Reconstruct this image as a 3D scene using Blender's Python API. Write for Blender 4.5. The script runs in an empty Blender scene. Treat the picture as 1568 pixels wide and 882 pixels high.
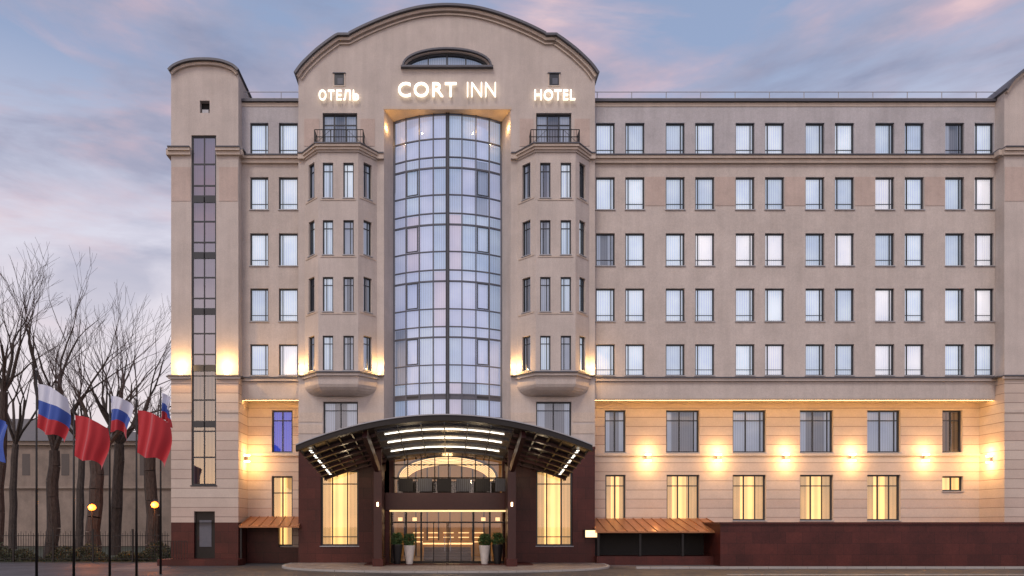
import bpy, math, random
from mathutils import Vector, Matrix
random.seed(7)
scene=bpy.context.scene
scene.view_settings.view_transform='Standard'; scene.view_settings.look='None'; scene.view_settings.exposure=0
D=40.0; CZ=2.2; S=27.0; VX=690.0; HY=805.0
# placement helpers: image pixel coordinates -> metres at a facade plane Y
def X(p,Y=0): return (p-VX)/S*(D+Y)/D
def Z(p,Y=0): return CZ+(HY-p)/S*(D+Y)/D
# ------------------------------------------------ materials
MATS={}
def newmat(n):
    m=bpy.data.materials.new(n); m.use_nodes=True; MATS[n]=m
    nt=m.node_tree; return m,nt,nt.nodes['Principled BSDF']
def setc(b,col,rough=.7,metal=0,em=None,es=0,spec=None):
    b.inputs['Base Color'].default_value=(*col,1); b.inputs['Roughness'].default_value=rough
    b.inputs['Metallic'].default_value=metal
    if em: b.inputs['Emission Color'].default_value=(*em,1); b.inputs['Emission Strength'].default_value=es
    if spec is not None: b.inputs['Specular IOR Level'].default_value=spec
def N(nt,t,**k):
    n=nt.nodes.new(t)
    for a,v in k.items(): setattr(n,a,v)
    return n
def noise(nt,vec,scale,detail=5,rough=.6):
    n=N(nt,'ShaderNodeTexNoise'); n.inputs['Scale'].default_value=scale; n.inputs['Detail'].default_value=detail; n.inputs['Roughness'].default_value=rough
    nt.links.new(vec,n.inputs['Vector']); return n.outputs['Fac']
def ramp(nt,fac,stops):
    r=N(nt,'ShaderNodeValToRGB'); e=r.color_ramp.elements
    while len(e)<len(stops): e.new(.5)
    for i,(p,c) in enumerate(stops): e[i].position=p; e[i].color=(*c,1) if len(c)==3 else c
    nt.links.new(fac,r.inputs['Fac']); return r.outputs['Color']
def mul(nt,a,b,f=1,bt='MULTIPLY'):
    m=N(nt,'ShaderNodeMix',data_type='RGBA',blend_type=bt); m.inputs['Factor'].default_value=f
    nt.links.new(a,m.inputs['A']); nt.links.new(b,m.inputs['B']); return m.outputs['Result']
def bump(nt,b,h,st=.3,dist=.02):
    n=N(nt,'ShaderNodeBump'); n.inputs['Strength'].default_value=st; n.inputs['Distance'].default_value=dist
    nt.links.new(h,n.inputs['Height']); nt.links.new(n.outputs['Normal'],b.inputs['Normal'])
def objco(nt,scale=None):
    t=N(nt,'ShaderNodeTexCoord')
    if scale is None: return t.outputs['Object']
    m=N(nt,'ShaderNodeMapping'); m.inputs['Scale'].default_value=scale
    nt.links.new(t.outputs['Object'],m.inputs['Vector']); return m.outputs['Vector']
def stucco(n,c,var=.12,rough=.9,sc=18):
    m,nt,b=newmat(n); setc(b,c,rough)
    a=tuple(x*(1-var) for x in c); d=tuple(min(1,x*(1+var)) for x in c)
    col=ramp(nt,noise(nt,objco(nt),.6,8,.7),[(.3,a),(.7,d)])
    st=ramp(nt,noise(nt,objco(nt,(2.2,2.2,.12)),1.0,6,.7),[(.32,(.89,.885,.88)),(.62,(1,1,1))])
    f=ramp(nt,noise(nt,objco(nt),sc,6,.75),[(.3,(.82,.82,.82)),(.7,(1.10,1.10,1.10))])
    nt.links.new(mul(nt,mul(nt,col,st),f),b.inputs['Base Color'])
    bump(nt,b,noise(nt,objco(nt),sc*2,5,.8),.5,.02); return m
def blocks(n,c1,c2,mortar,bw,bh,ms=.012,rough=.8,off=.5,spec=.5,bs=.5,var=.1):
    m,nt,b=newmat(n); setc(b,c1,rough,spec=spec)
    t=N(nt,'ShaderNodeTexCoord'); s=N(nt,'ShaderNodeSeparateXYZ'); nt.links.new(t.outputs['Object'],s.inputs[0])
    ad=N(nt,'ShaderNodeMath',operation='ADD'); nt.links.new(s.outputs['X'],ad.inputs[0]); nt.links.new(s.outputs['Y'],ad.inputs[1])
    c=N(nt,'ShaderNodeCombineXYZ'); nt.links.new(ad.outputs[0],c.inputs['X']); nt.links.new(s.outputs['Z'],c.inputs['Y'])
    br=N(nt,'ShaderNodeTexBrick'); nt.links.new(c.outputs[0],br.inputs['Vector'])
    br.inputs['Scale'].default_value=1; br.inputs['Brick Width'].default_value=bw; br.inputs['Row Height'].default_value=bh
    br.inputs['Mortar Size'].default_value=ms; br.inputs['Color1'].default_value=(*c1,1); br.inputs['Color2'].default_value=(*c2,1); br.inputs['Mortar'].default_value=(*mortar,1)
    br.offset=off; br.inputs['Mortar Smooth'].default_value=.2
    f=ramp(nt,noise(nt,objco(nt),14,6,.8),[(.3,(1-var,)*3),(.7,(1+var,)*3)])
    g=ramp(nt,noise(nt,objco(nt),.5,6,.7),[(.3,(1-var,)*3),(.7,(1+var,)*3)])
    nt.links.new(mul(nt,mul(nt,br.outputs['Color'],f),g),b.inputs['Base Color'])
    inv=N(nt,'ShaderNodeMath',operation='SUBTRACT'); inv.inputs[0].default_value=1; nt.links.new(br.outputs['Fac'],inv.inputs[1])
    bump(nt,b,inv.outputs[0],bs,.02); return m
def plain(n,c,rough=.6,metal=0,em=None,es=0,var=.1,sc=6):
    m,nt,b=newmat(n); setc(b,c,rough,metal,em,es)
    f=ramp(nt,noise(nt,objco(nt),sc,5,.6),[(.3,tuple(x*(1-var) for x in c)),(.7,tuple(x*(1+var) for x in c))])
    nt.links.new(f,b.inputs['Base Color']); return m
stucco('stucco_wall',(.54,.475,.435))
stucco('stucco_upper',(.47,.45,.465))
stucco('stucco_trim',(.57,.48,.41),.08)
stucco('stucco_pink',(.52,.415,.365),.14,sc=26)
stucco('soffit_plaster',(.62,.50,.38),.05)
blocks('banded_stone',(.55,.46,.39),(.48,.37,.31),(.27,.20,.165),60,.54,.02,off=0)
blocks('red_granite',(.075,.017,.013),(.052,.012,.010),(.02,.007,.006),.9,.62,.008,rough=.42,spec=.3,bs=.15,var=.3)
plain('coping_metal',(.09,.09,.105),.5,.3)
plain('window_frame_dark',(.022,.025,.032),.4)
plain('frame_grey',(.09,.095,.12),.4)
plain('dark_metal',(.015,.013,.013),.45,.4)
plain('maroon_steel',(.045,.013,.012),.35,.2)
plain('roof_bitumen',(.06,.06,.065),.9)
plain('copper_roof',(.34,.15,.07),.4,.5)
plain('dark_interior',(.012,.011,.011),.8)
plain('sill_metal',(.35,.35,.37),.5,.2)
plain('lamp_glow',(1,.8,.5),.5,em=(1,.72,.38),es=9)
plain('lamp_body',(.5,.4,.3),.4,.3)
plain('added_soffit_wash',(1,.8,.5),.5,em=(1,.60,.20),es=21)  # emitter for the added soffit wash strip
plain('led_white',(1,1,.95),.5,em=(1,.92,.78),es=3.2)
plain('led_soft',(1,.9,.7),.5,em=(1,.60,.24),es=1.5)
plain('canopy_ceiling',(.20,.20,.21),.25,.6)
plain('canopy_dark',(.035,.028,.026),.3,.3)
plain('sign_letter',(1,1,1),.5,em=(1,.86,.62),es=1.5)
plain('interior_wood',(.30,.15,.06),.5,em=(1,.45,.12),es=.12)  # faint glow put into the wood in place of lobby light
plain('interior_wall',(.42,.28,.16),.7,em=(1,.55,.22),es=.10)  # same warm glow put into the wall surface, not a lamp
plain('floor_stone',(.25,.2,.17),.3)
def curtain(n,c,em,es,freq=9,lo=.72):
    m,nt,b=newmat(n); setc(b,c,.9,em=em,es=es)  # emission on curtain and room panes stands in for interior lights
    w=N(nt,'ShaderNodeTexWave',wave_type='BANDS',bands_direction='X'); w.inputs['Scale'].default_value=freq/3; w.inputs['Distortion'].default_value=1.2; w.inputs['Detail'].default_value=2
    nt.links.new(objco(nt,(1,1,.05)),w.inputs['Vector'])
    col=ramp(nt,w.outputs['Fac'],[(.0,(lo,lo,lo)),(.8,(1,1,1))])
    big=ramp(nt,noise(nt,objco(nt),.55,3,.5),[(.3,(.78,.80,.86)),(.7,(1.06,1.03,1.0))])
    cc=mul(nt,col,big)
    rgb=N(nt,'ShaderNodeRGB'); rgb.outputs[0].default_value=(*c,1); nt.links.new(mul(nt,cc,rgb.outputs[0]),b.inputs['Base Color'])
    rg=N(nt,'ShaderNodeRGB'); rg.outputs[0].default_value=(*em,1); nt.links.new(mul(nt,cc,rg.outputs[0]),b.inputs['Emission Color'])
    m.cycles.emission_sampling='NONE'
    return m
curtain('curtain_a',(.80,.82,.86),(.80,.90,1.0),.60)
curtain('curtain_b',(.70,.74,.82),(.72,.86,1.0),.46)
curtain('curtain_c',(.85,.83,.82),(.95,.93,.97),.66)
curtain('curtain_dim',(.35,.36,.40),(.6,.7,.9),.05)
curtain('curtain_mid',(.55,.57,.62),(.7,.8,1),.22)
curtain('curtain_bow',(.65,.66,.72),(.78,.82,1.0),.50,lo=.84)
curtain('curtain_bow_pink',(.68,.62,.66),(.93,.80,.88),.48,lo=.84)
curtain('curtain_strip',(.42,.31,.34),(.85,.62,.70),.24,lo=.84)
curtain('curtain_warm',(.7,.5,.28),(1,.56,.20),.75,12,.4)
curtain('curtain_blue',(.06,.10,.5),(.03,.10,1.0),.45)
curtain('room_warm',(.7,.5,.25),(1,.58,.19),1.7,2,.7)
curtain('room_brown',(.2,.12,.06),(1,.5,.2),.10,4,.4)
def glass(n,tint,refl):
    m=bpy.data.materials.new(n); m.use_nodes=True; MATS[n]=m; nt=m.node_tree; nt.nodes.clear()
    o=N(nt,'ShaderNodeOutputMaterial'); t=N(nt,'ShaderNodeBsdfTransparent'); g=N(nt,'ShaderNodeBsdfGlossy'); mx=N(nt,'ShaderNodeMixShader')
    t.inputs[0].default_value=(*tint,1); g.inputs['Roughness'].default_value=.02; g.inputs['Color'].default_value=(.9,.93,1,1)
    f=N(nt,'ShaderNodeFresnel'); a=N(nt,'ShaderNodeMath',operation='ADD'); a.inputs[1].default_value=refl
    nt.links.new(f.outputs[0],a.inputs[0]); nt.links.new(a.outputs[0],mx.inputs[0]); nt.links.new(t.outputs[0],mx.inputs[1]); nt.links.new(g.outputs[0],mx.inputs[2]); nt.links.new(mx.outputs[0],o.inputs[0])
glass('window_glass',(.92,.94,.96),.06)
glass('bow_glass',(.80,.84,.93),.11)
glass('strip_glass',(.55,.52,.58),.16)
# ------------------------------------------------ mesh builder
class MB:
    def __init__(s): s.d={}
    def g(s,m): return s.d.setdefault(m,([],[]))
    def poly(s,m,pts):
        v,f=s.g(m); i=len(v); v.extend(tuple(p) for p in pts); f.append(tuple(range(i,i+len(pts))))
    def hexa(s,m,p):
        v,f=s.g(m); i=len(v); v.extend(tuple(q) for q in p)
        for a in ((0,3,2,1),(4,5,6,7),(0,1,5,4),(1,2,6,5),(2,3,7,6),(3,0,4,7)): f.append(tuple(i+k for k in a))
    def box(s,m,x0,x1,y0,y1,z0,z1):
        s.hexa(m,[(x0,y0,z0),(x1,y0,z0),(x1,y1,z0),(x0,y1,z0),(x0,y0,z1),(x1,y0,z1),(x1,y1,z1),(x0,y1,z1)])
    def lbox(s,m,F,u0,u1,d0,d1,z0,z1):
        L=lambda u,d,z:F(u,d,z)
        s.hexa(m,[L(u0,d0,z0),L(u1,d0,z0),L(u1,d1,z0),L(u0,d1,z0),L(u0,d0,z1),L(u1,d0,z1),L(u1,d1,z1),L(u0,d1,z1)])
    def prism(s,m,p0,z0,z1,p1=None):
        p1=p1 or p0; v,f=s.g(m); i=len(v); n=len(p0)
        v.extend((x,y,z0) for x,y in p0); v.extend((x,y,z1) for x,y in p1)
        f.append(tuple(i+k for k in reversed(range(n)))); f.append(tuple(i+n+k for k in range(n)))
        for k in range(n): j=(k+1)%n; f.append((i+k,i+j,i+n+j,i+n+k))
    def bar(s,m,a,b,r,sides=6,r2=None):
        a=Vector(a); b=Vector(b); d=(b-a).normalized(); t=d.orthogonal().normalized(); w=d.cross(t); v,f=s.g(m); i=len(v); r2=r if r2 is None else r2
        for c,rr in ((a,r),(b,r2)):
            for k in range(sides):
                an=2*math.pi*k/sides; v.append(tuple(c+t*math.cos(an)*rr+w*math.sin(an)*rr))
        for k in range(sides): j=(k+1)%sides; f.append((i+k,i+j,i+sides+j,i+sides+k))
        f.append(tuple(i+k for k in reversed(range(sides)))); f.append(tuple(i+sides+k for k in range(sides)))
    def beam(s,m,a,b,w,h):
        a=Vector(a); b=Vector(b); d=(b-a).normalized(); sd=d.cross(Vector((0,0,1))).normalized()*w/2; up=sd.cross(d).normalized()*h/2
        s.hexa(m,[a-sd-up,a+sd-up,b+sd-up,b-sd-up,a-sd+up,a+sd+up,b+sd+up,b-sd+up])
    def lathe(s,m,c,prof,n=20):
        v,f=s.g(m); i=len(v)
        for r,z in prof:
            for k in range(n): an=2*math.pi*k/n; v.append((c[0]+r*math.cos(an),c[1]+r*math.sin(an),c[2]+z))
        for a in range(len(prof)-1):
            for k in range(n): j=(k+1)%n; f.append((i+a*n+k,i+a*n+j,i+(a+1)*n+j,i+(a+1)*n+k))
        f.append(tuple(i+k for k in reversed(range(n)))); f.append(tuple(i+(len(prof)-1)*n+k for k in range(n)))
    def build(s,name,prefix='',parts=True):
        col=scene.collection; e=None
        if parts:
            e=bpy.data.objects.new(name,None); col.objects.link(e)
            for m,(v,f) in s.d.items():
                me=bpy.data.meshes.new(m); me.from_pydata(v,[],f); me.materials.append(MATS[m]); me.update()
                o=bpy.data.objects.new(prefix+m,me); col.objects.link(o); o.parent=e
        else:
            V=[];Fc=[];mi=[];ms=list(s.d)
            for k,m in enumerate(ms):
                v,f=s.d[m]; o=len(V); V+=v; Fc+=[tuple(o+i for i in q) for q in f]; mi+=[k]*len(f)
            me=bpy.data.meshes.new(name); me.from_pydata(V,[],Fc)
            for m in ms: me.materials.append(MATS[m])
            me.polygons.foreach_set('material_index',mi); me.update()
            e=bpy.data.objects.new(name,me); col.objects.link(e)
        return e
def FY(Y): return lambda u,d,z:(u,Y+d,z)
def FL(ax,ay,bx,by):
    L=math.hypot(bx-ax,by-ay); ux,uy=(bx-ax)/L,(by-ay)/L; nx,ny=-uy,ux
    return (lambda u,d,z:(ax+u*ux+d*nx,ay+u*uy+d*ny,z)),L
H=MB()
def wall(F,u0,u1,z0,z1,ops,mat,depth=.3,rev=None):
    us=sorted({u0,u1,*[o[0] for o in ops],*[o[1] for o in ops]}); zs=sorted({z0,z1,*[o[2] for o in ops],*[o[3] for o in ops]})
    us=[u for u in us if u0-1e-6<=u<=u1+1e-6]; zs=[z for z in zs if z0-1e-6<=z<=z1+1e-6]
    for a,b in zip(us,us[1:]):
        for c,d in zip(zs,zs[1:]):
            mu,mz=(a+b)/2,(c+d)/2
            if any(o[0]<mu<o[1] and o[2]<mz<o[3] for o in ops): continue
            H.poly(mat,[F(a,0,c),F(b,0,c),F(b,0,d),F(a,0,d)])
    for a,b,c,d in [o[:4] for o in ops]:
        r=rev or mat
        H.poly(r,[F(a,0,c),F(a,depth,c),F(b,depth,c),F(b,0,c)])
        H.poly(r,[F(a,0,d),F(b,0,d),F(b,depth,d),F(a,depth,d)])
        H.poly(r,[F(a,0,c),F(a,0,d),F(a,depth,d),F(a,depth,c)])
        H.poly(r,[F(b,0,c),F(b,depth,c),F(b,depth,d),F(b,0,d)])
def window(F,u0,u1,z0,z1,cur,vm=(),hm=(),fw=.07,d=.2,mat='window_frame_dark',sill=True,gl='window_glass',cd=.16,bd=None):
    e=.001
    H.lbox(mat,F,u0+e,u0+fw,d-.04,d+.05,z0+e,z1-e); H.lbox(mat,F,u1-fw,u1-e,d-.04,d+.05,z0+e,z1-e)
    H.lbox(mat,F,u0+fw,u1-fw,d-.04,d+.05,z0+e,z0+fw); H.lbox(mat,F,u0+fw,u1-fw,d-.04,d+.05,z1-fw,z1-e)
    for t,w in vm:
        c=u0+(u1-u0)*t; H.lbox(mat,F,c-w/2,c+w/2,d-.03,d+.04,z0+fw,z1-fw)
    for t,w in hm:
        c=z0+(z1-z0)*t; H.lbox(mat,F,u0+fw,u1-fw,d-.025,d+.035,c-w/2,c+w/2)
    H.poly(gl,[F(u0,d+.005,z0),F(u1,d+.005,z0),F(u1,d+.005,z1),F(u0,d+.005,z1)])
    g=.12; dd=d+cd
    if cur=='warm':
        w=(u1-u0); a=u0+w*random.uniform(.22,.36); b=u1-w*random.uniform(.22,.36)
        H.poly('curtain_warm',[F(u0-g,dd,z0-g),F(a,dd+.02,z0-g),F(a,dd+.02,z1+g),F(u0-g,dd,z1+g)])
        H.poly('curtain_warm',[F(b,dd+.02,z0-g),F(u1+g,dd,z0-g),F(u1+g,dd,z1+g),F(b,dd+.02,z1+g)])
        dd+=.5; g=.6; cur='room_warm'
    if cur=='part':   # half drawn curtains over a dark room
        w=(u1-u0); a=u0+w*random.uniform(.2,.4); b=u1-w*random.uniform(.1,.4)
        H.poly('curtain_mid',[F(u0-g,dd,z0-g),F(a,dd+.02,z0-g),F(a,dd+.02,z1+g),F(u0-g,dd,z1+g)])
        H.poly('curtain_mid',[F(b,dd+.02,z0-g),F(u1+g,dd,z0-g),F(u1+g,dd,z1+g),F(b,dd+.02,z1+g)])
        dd+=.25; g=.3; cur='curtain_dim'
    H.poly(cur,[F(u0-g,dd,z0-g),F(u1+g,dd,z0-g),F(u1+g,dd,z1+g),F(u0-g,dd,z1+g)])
    if sill: H.lbox('sill_metal',F,u0-.04,u1+.04,-.06,.12,z0-.045,z0+.004)
def rc(): return random.choices(['curtain_a','curtain_b','curtain_c','part'],[6,4,4,.6])[0]
rows=[(188,238),(271,321),(357,407),(441.5,492),(527,577)]
# ---- wings (upper)
YW=.7; YL=1.9
def wing(p0,p1,wins,pairs,left):
    F=FY(YW); zc=Z(240,YW)
    def ops(rs): 
        return [(X(a,YW),X(b,YW),Z(r[1],YW),Z(r[0],YW)) for r in rs for a,b in wins]
    o1=ops(rows[:1]); o1=[(a,b,max(c,zc+.02),d) for a,b,c,d in o1]
    o2=ops(rows[1:])
    zb=Z(610,YW)
    wall(F,X(p0,YW),X(p1,YW),zc,Z(156,YW),o1,'stucco_upper')
    o2=[(a,b,max(c,Z(575,YW)),d) for a,b,c,d in o2]
    wall(F,X(p0,YW),X(p1,YW),zb,zc,o2,'stucco_wall')
    for i,o in enumerate(o1+o2):
        sd=.82 if i%2==0 else .18
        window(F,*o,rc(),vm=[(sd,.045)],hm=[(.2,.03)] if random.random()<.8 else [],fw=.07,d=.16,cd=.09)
    # cornice, ledge, coping
    a,b=X(p0,YW),X(p1,YW)
    H.box('coping_metal',a,b,YW-.34,YW+.02,zc-.05,zc+.015)
    H.box('stucco_trim',a,b,YW-.28,YW+.02,zc-.20,zc-.052)
    H.box('stucco_trim',a,b,YW-.16,YW+.02,zc-.42,zc-.202)
    zl=Z(577,YW)
    H.box('coping_metal',a,b,YW-.22,YW+.02,zl-.10,zl-.04)
    H.box('stucco_wall',a,b,YW-.14,YW+.02,zl-.26,zl-.102)
    zt=Z(156,YW)
    H.box('stucco_trim',a,b,YW-.03,YW+.05,zt-.28,zt-.06)
    H.box('coping_metal',a,b,YW-.16,YW+.5,zt-.04,zt+.10)
    H.box('roof_bitumen',a,b,YW+.5,16,zt-.4,zt-.02)
    # roof railing
    z0=zt+.1; y=YW+.25
    for h in (.25,.62): H.bar('sill_metal',(a,y,z0+h),(b,y,z0+h),.022,5)
    x=a+.6
    while x<b: H.bar('sill_metal',(x,y,z0),(x,y,z0+.62),.025,5); x+=2.0
    # rougher render panels between pairs
    for q0,q1 in pairs:
        for rr in rows[1:2]:
            H.box('stucco_pink',X(q0,YW),X(q1,YW),YW-.02,YW+.02,Z(rr[1]-6,YW),Z(rr[0],YW))
    # soffit
    H.box('soffit_plaster',a,b,YW+.003,YL+.2,zb-.02,zb+.3)
    H.box('soffit_plaster',a,b,YW+.02,YW+.10,zb-.10,zb-.022)
    H.box('added_soffit_wash',a+.1,b-.1,YW+.14,YW+.19,zb-.09,zb-.05)  # added glowing strip, washes soffit and recess in warm light
    return zb
rw=[]; pr=[]
for k in range(6):
    o=912.5+107*k; rw+= [(o,o+29),(o+45,o+74.5)]; pr.append((o+75.5,o+106))
wing(900,1540,rw,pr[:-1],False)
zb=wing(360,470,[(383,411),(427,456)],[],True)
# ---- lower wings
F=FY(YL)
def lowwing(p0,p1,ups,lows,small=None):
    ops=[];kinds=[]
    for a,b,k in ups: ops.append((X(a,YL),X(b,YL),Z(693,YL),Z(628,YL))); kinds.append(k)
    for a,b,y0,y1,k in lows: ops.append((X(a,YL),X(b,YL),Z(y1,YL),Z(y0,YL))); kinds.append(k)
    wall(F,X(p0,YL),X(p1,YL),-.3,zb,ops,'banded_stone',.3,'stucco_trim')
    for o,k in zip(ops,kinds):
        w=o[1]-o[0]
        vm=[(.5,.08)] if w<1.5 else [(.42,.07),(.86,.05)] if k!='warm' else [(.36,.07),(.70,.05)]
        window(F,*o,k,vm=vm,hm=[(.76,.06)] if o[3]-o[2]>1.5 else [],fw=.09)
    a,b=X(p0,YL),X(p1,YL)
    for py,h,pj in ((694,.16,.1),(799,.14,.12),):
        z=Z(py,YL); 
        H.box('stucco_trim',a,b,YL-pj,YL-.003,z-h,z-.02)
lowwing(905,1545,[(926,958,'part'),(1020,1071,'part'),(1122,1173,'curtain_mid'),(1225,1276,'part'),(1328,1379,'curtain_mid'),(1443,1474,'room_brown')],
 [(927,958,727,797,'warm'),(1021,1071,727,797,'warm'),(1122,1173,727,797,'warm'),(1225,1276,727,797,'warm'),(1328,1379,727,797,'warm'),(1443,1475,729,752,'room_warm')])
lowwing(355,480,[(416,448,'curtain_blue')],[(416,448,729,836,'warm')])
LIGHTS=[]
def light(name,kind,loc,energy,col=(1,.56,.19),rad=.06,**k):
    l=bpy.data.lights.new(name,kind); l.energy=energy; l.color=col
    if kind in('POINT','SPOT'): l.shadow_soft_size=rad
    for a,v in k.items(): setattr(l,a,v)
    o=bpy.data.objects.new(name,l); o.location=loc; scene.collection.objects.link(o); LIGHTS.append(o); return o
def sconce(x,y,z,n=(0,-1),e=78):
    # up/down box fitting
    s=MB(); nx,ny=n
    cx,cy=x+nx*.13,y+ny*.13
    s.box('lamp_body',cx-.09,cx+.09,cy-.09,cy+.09,z-.13,z+.13)
    s.box('lamp_glow',cx-.16,cx+.16,cy-.10,cy+.10,z+.132,z+.22); s.box('lamp_glow',cx-.16,cx+.16,cy-.10,cy+.10,z-.22,z-.132)
    e0=s.build('wall_sconce')
    for dz in(.42,-.42):
        l=light('bulb','POINT',(x+nx*.5,y+ny*.5,z+dz),e); l.parent=e0
for px in (991,1098,1202,1303,1415): sconce(X(px,YL),YL,Z(701,YL))
sconce(X(1540),1.0,Z(703,.9),(-1,0)); sconce(X(365),1.2,Z(702,1.2),(1,0))
# ---- generic arched pavilion towers
def sweep(mat,prof,th,y0,y1,off=0):
    n=len(prof)
    def nrm(i):
        a=prof[max(0,i-1)]; b=prof[min(n-1,i+1)]; dx,dz=b[0]-a[0],b[1]-a[1]; l=math.hypot(dx,dz); return (-dz/l,dx/l)
    P=[]
    for i in range(n):
        nx,nz=nrm(i); x,z=prof[i]; P.append(((x+nx*off,z+nz*off),(x+nx*(off+th),z+nz*(off+th))))
    for i in range(n-1):
        (a,b),(c,d)=P[i],P[i+1]
        H.hexa(mat,[(a[0],y0,a[1]),(c[0],y0,c[1]),(c[0],y1,c[1]),(a[0],y1,a[1]),(b[0],y0,b[1]),(d[0],y0,d[1]),(d[0],y1,d[1]),(b[0],y1,b[1])])
def gable(prof,zbase,Y,mat,hole=None,back=.6):
    for (xa,za),(xb,zb_) in zip(prof,prof[1:]):
        segs=[(zbase,zbase,za,zb_)]
        if hole:
            h=hole((xa+xb)/2)
            if h: 
                ha,hb=hole(xa) or (h[0],h[0]),hole(xb) or (h[0],h[0])
                segs=[(zbase,zbase,h[0],h[0]),(ha[1],hb[1],za,zb_)]
                H.poly(mat,[(xa,Y,ha[1]),(xb,Y,hb[1]),(xb,Y+.35,hb[1]),(xa,Y+.35,ha[1])])
                H.poly(mat,[(xa,Y,h[0]),(xb,Y,h[0]),(xb,Y+.35,h[0]),(xa,Y+.35,h[0])])
        for a,b,c,d in segs:
            if abs(c-a)+abs(d-b)<1e-4: continue
            H.poly(mat,[(xa,Y,a),(xb,Y,b),(xb,Y,d),(xa,Y,c)])
        H.poly('roof_bitumen',[(xa,14,zbase),(xb,14,zbase),(xb,14,zb_),(xa,14,za)])
def smooth(pts,n=6):
    out=[]
    for i in range(len(pts)-1):
        p0=pts[max(0,i-1)];p1=pts[i];p2=pts[i+1];p3=pts[min(len(pts)-1,i+2)]
        for k in range(n):
            t=k/n; out.append(tuple(.5*((2*p1[j])+(-p0[j]+p2[j])*t+(2*p0[j]-5*p1[j]+4*p2[j]-p3[j])*t*t+(-p0[j]+3*p1[j]-3*p2[j]+p3[j])*t**3) for j in(0,1)))
    out.append(pts[-1]); return out
def tower(p0,p1,profpx,strip,small):
    a,b=X(p0),X(p1); F=FY(0)
    prof=[(X(x),Z(y)) for x,y in smooth(profpx,5)]
    zt=min(p[1] for p in prof)-.01
    ops=[]
    if strip: ops.append((X(strip[0]),X(strip[1]),Z(743),Z(207)))
    if small: ops.append((X(small[0]),X(small[1]),Z(small[3]),Z(small[2])))
    zc=Z(227); zl=Z(575); zp=Z(800)
    def clip(z0,z1): return [(o[0],o[1],max(o[2],z0),min(o[3],z1)) for o in ops if o[3]>z0 and o[2]<z1]
    door=[(X(297),X(329),.0,Z(783))] if strip else []
    wall(F,a,b,zl,zt,clip(zl,zt),'stucco_wall',.35)
    wall(F,a,b,zp,zl,clip(zp,zl)+[(d[0],d[1],zp,d[3]) for d in door],'banded_stone',.35)
    wall(F,a,b,-.3,zp,[(d[0],d[1],-.05,zp) for d in door],'red_granite',.35)
    for s in (a,b):
        H.poly('stucco_wall',[(s,0,zl),(s,14,zl),(s,14,zt+.2),(s,0,zt+.2)])
        H.poly('banded_stone',[(s,0,zp),(s,14,zp),(s,14,zl),(s,0,zl)]); H.poly('red_granite',[(s,0,-.3),(s,14,-.3),(s,14,zp),(s,0,zp)])
    gable(prof,zt,0,'stucco_wall')
    sweep('coping_metal',prof,.13,-.30,14,.02); sweep('stucco_trim',prof,.16,-.14,4,-.145)
    cuts=[(a-.12,b+.12)]
    if strip:
        s0,s1=X(strip[0])-.02,X(strip[1])+.02; cuts=[(a-.12,s0),(s1,b+.12)]
    for q0,q1 in cuts:
        for m,pj,t,bt in (('coping_metal',.30,0,.06),('stucco_trim',.24,.062,.22),('stucco_trim',.14,.222,.42)):
            H.box(m,q0,q1,-pj,.02,zc-bt,zc-t)
        for m,pj,t,bt in (('coping_metal',.22,0,.07),('stucco_wall',.14,.072,.2)): H.box(m,q0,q1,-pj,.02,zl-bt,zl-t)
        H.box('stucco_pink',q0+.15,q1-.02 if q1<b else q1-.15,-.02,.01,Z(308),Z(256))
        H.box('stucco_trim',q0+.1,q1 if q1<b else q1-.1,-.05,.02,Z(632),Z(627))
    for s,g in ((b,1),(a,-1)):
        x0,x1=(s,s+.3) if g>0 else (s-.3,s)
        H.box('coping_metal',x0,x1,.021,14,zc-.06,zc); H.box('stucco_trim',x0,x1-.08 if g>0 else x1,.021,14,zc-.35,zc-.062)
        H.box('coping_metal',x0,x1-.1 if g>0 else x1,.021,YW,zl-.07,zl)
    if strip:
        u0,u1,z0,z1=ops[0]; hs=[]
        for c in (250,283,299,338,370,386,424,456,472,510,542,559,612,645,660,700): hs.append(((Z(c)-z0)/(z1-z0),.08))
        window(F,u0,u1,z0,z1,'curtain_strip',vm=[(.5,.06)],hm=hs,fw=.09,d=.12,sill=False,gl='strip_glass',cd=.4,mat='window_frame_dark')
        H.poly('room_brown',[F(u0,.45,z0),F(u1,.45,z0),F(u1,.45,Z(560)),F(u0,.45,Z(560))])
        for c in (300,386,472,559,645): H.box('window_frame_dark',u0,u1,.09,.2,Z(c+9),Z(c))
        H.box('window_frame_dark',u0-.06,u1+.06,-.04,.1,z0-.06,z0-.001)
        d=door[0]; H.box('dark_metal',d[0],d[1],.2,.26,0,d[3]); H.box('frame_grey',d[0]+.25,d[1]-.25,.17,.199,1.0,d[3]-.5)
    if small:
        o=ops[-1]; H.poly('dark_interior',[F(o[0],.3,o[2]),F(o[1],.3,o[2]),F(o[1],.3,o[3]),F(o[0],.3,o[3])])
        H.box('sill_metal',o[0]+.1,o[1]-.1,.1,.2,o[2],o[2]+.25)
tower(262,365,[(262,113),(270,106),(285,100),(300,97.5),(313.5,97),(327,97.5),(342,100),(357,106),(365,113)],(293,331),(306,321,154,173))
tower(1538,1720,[(1538,142),(1546,130),(1556,120),(1566,112),(1572,112),(1590,104),(1629,97),(1668,104),(1686,112),(1692,112),(1702,120),(1712,130),(1720,142)],None,None)
for px in (278,348):
    light('uplight','POINT',(X(px),-.5,Z(560)),150,rad=.04)
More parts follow.
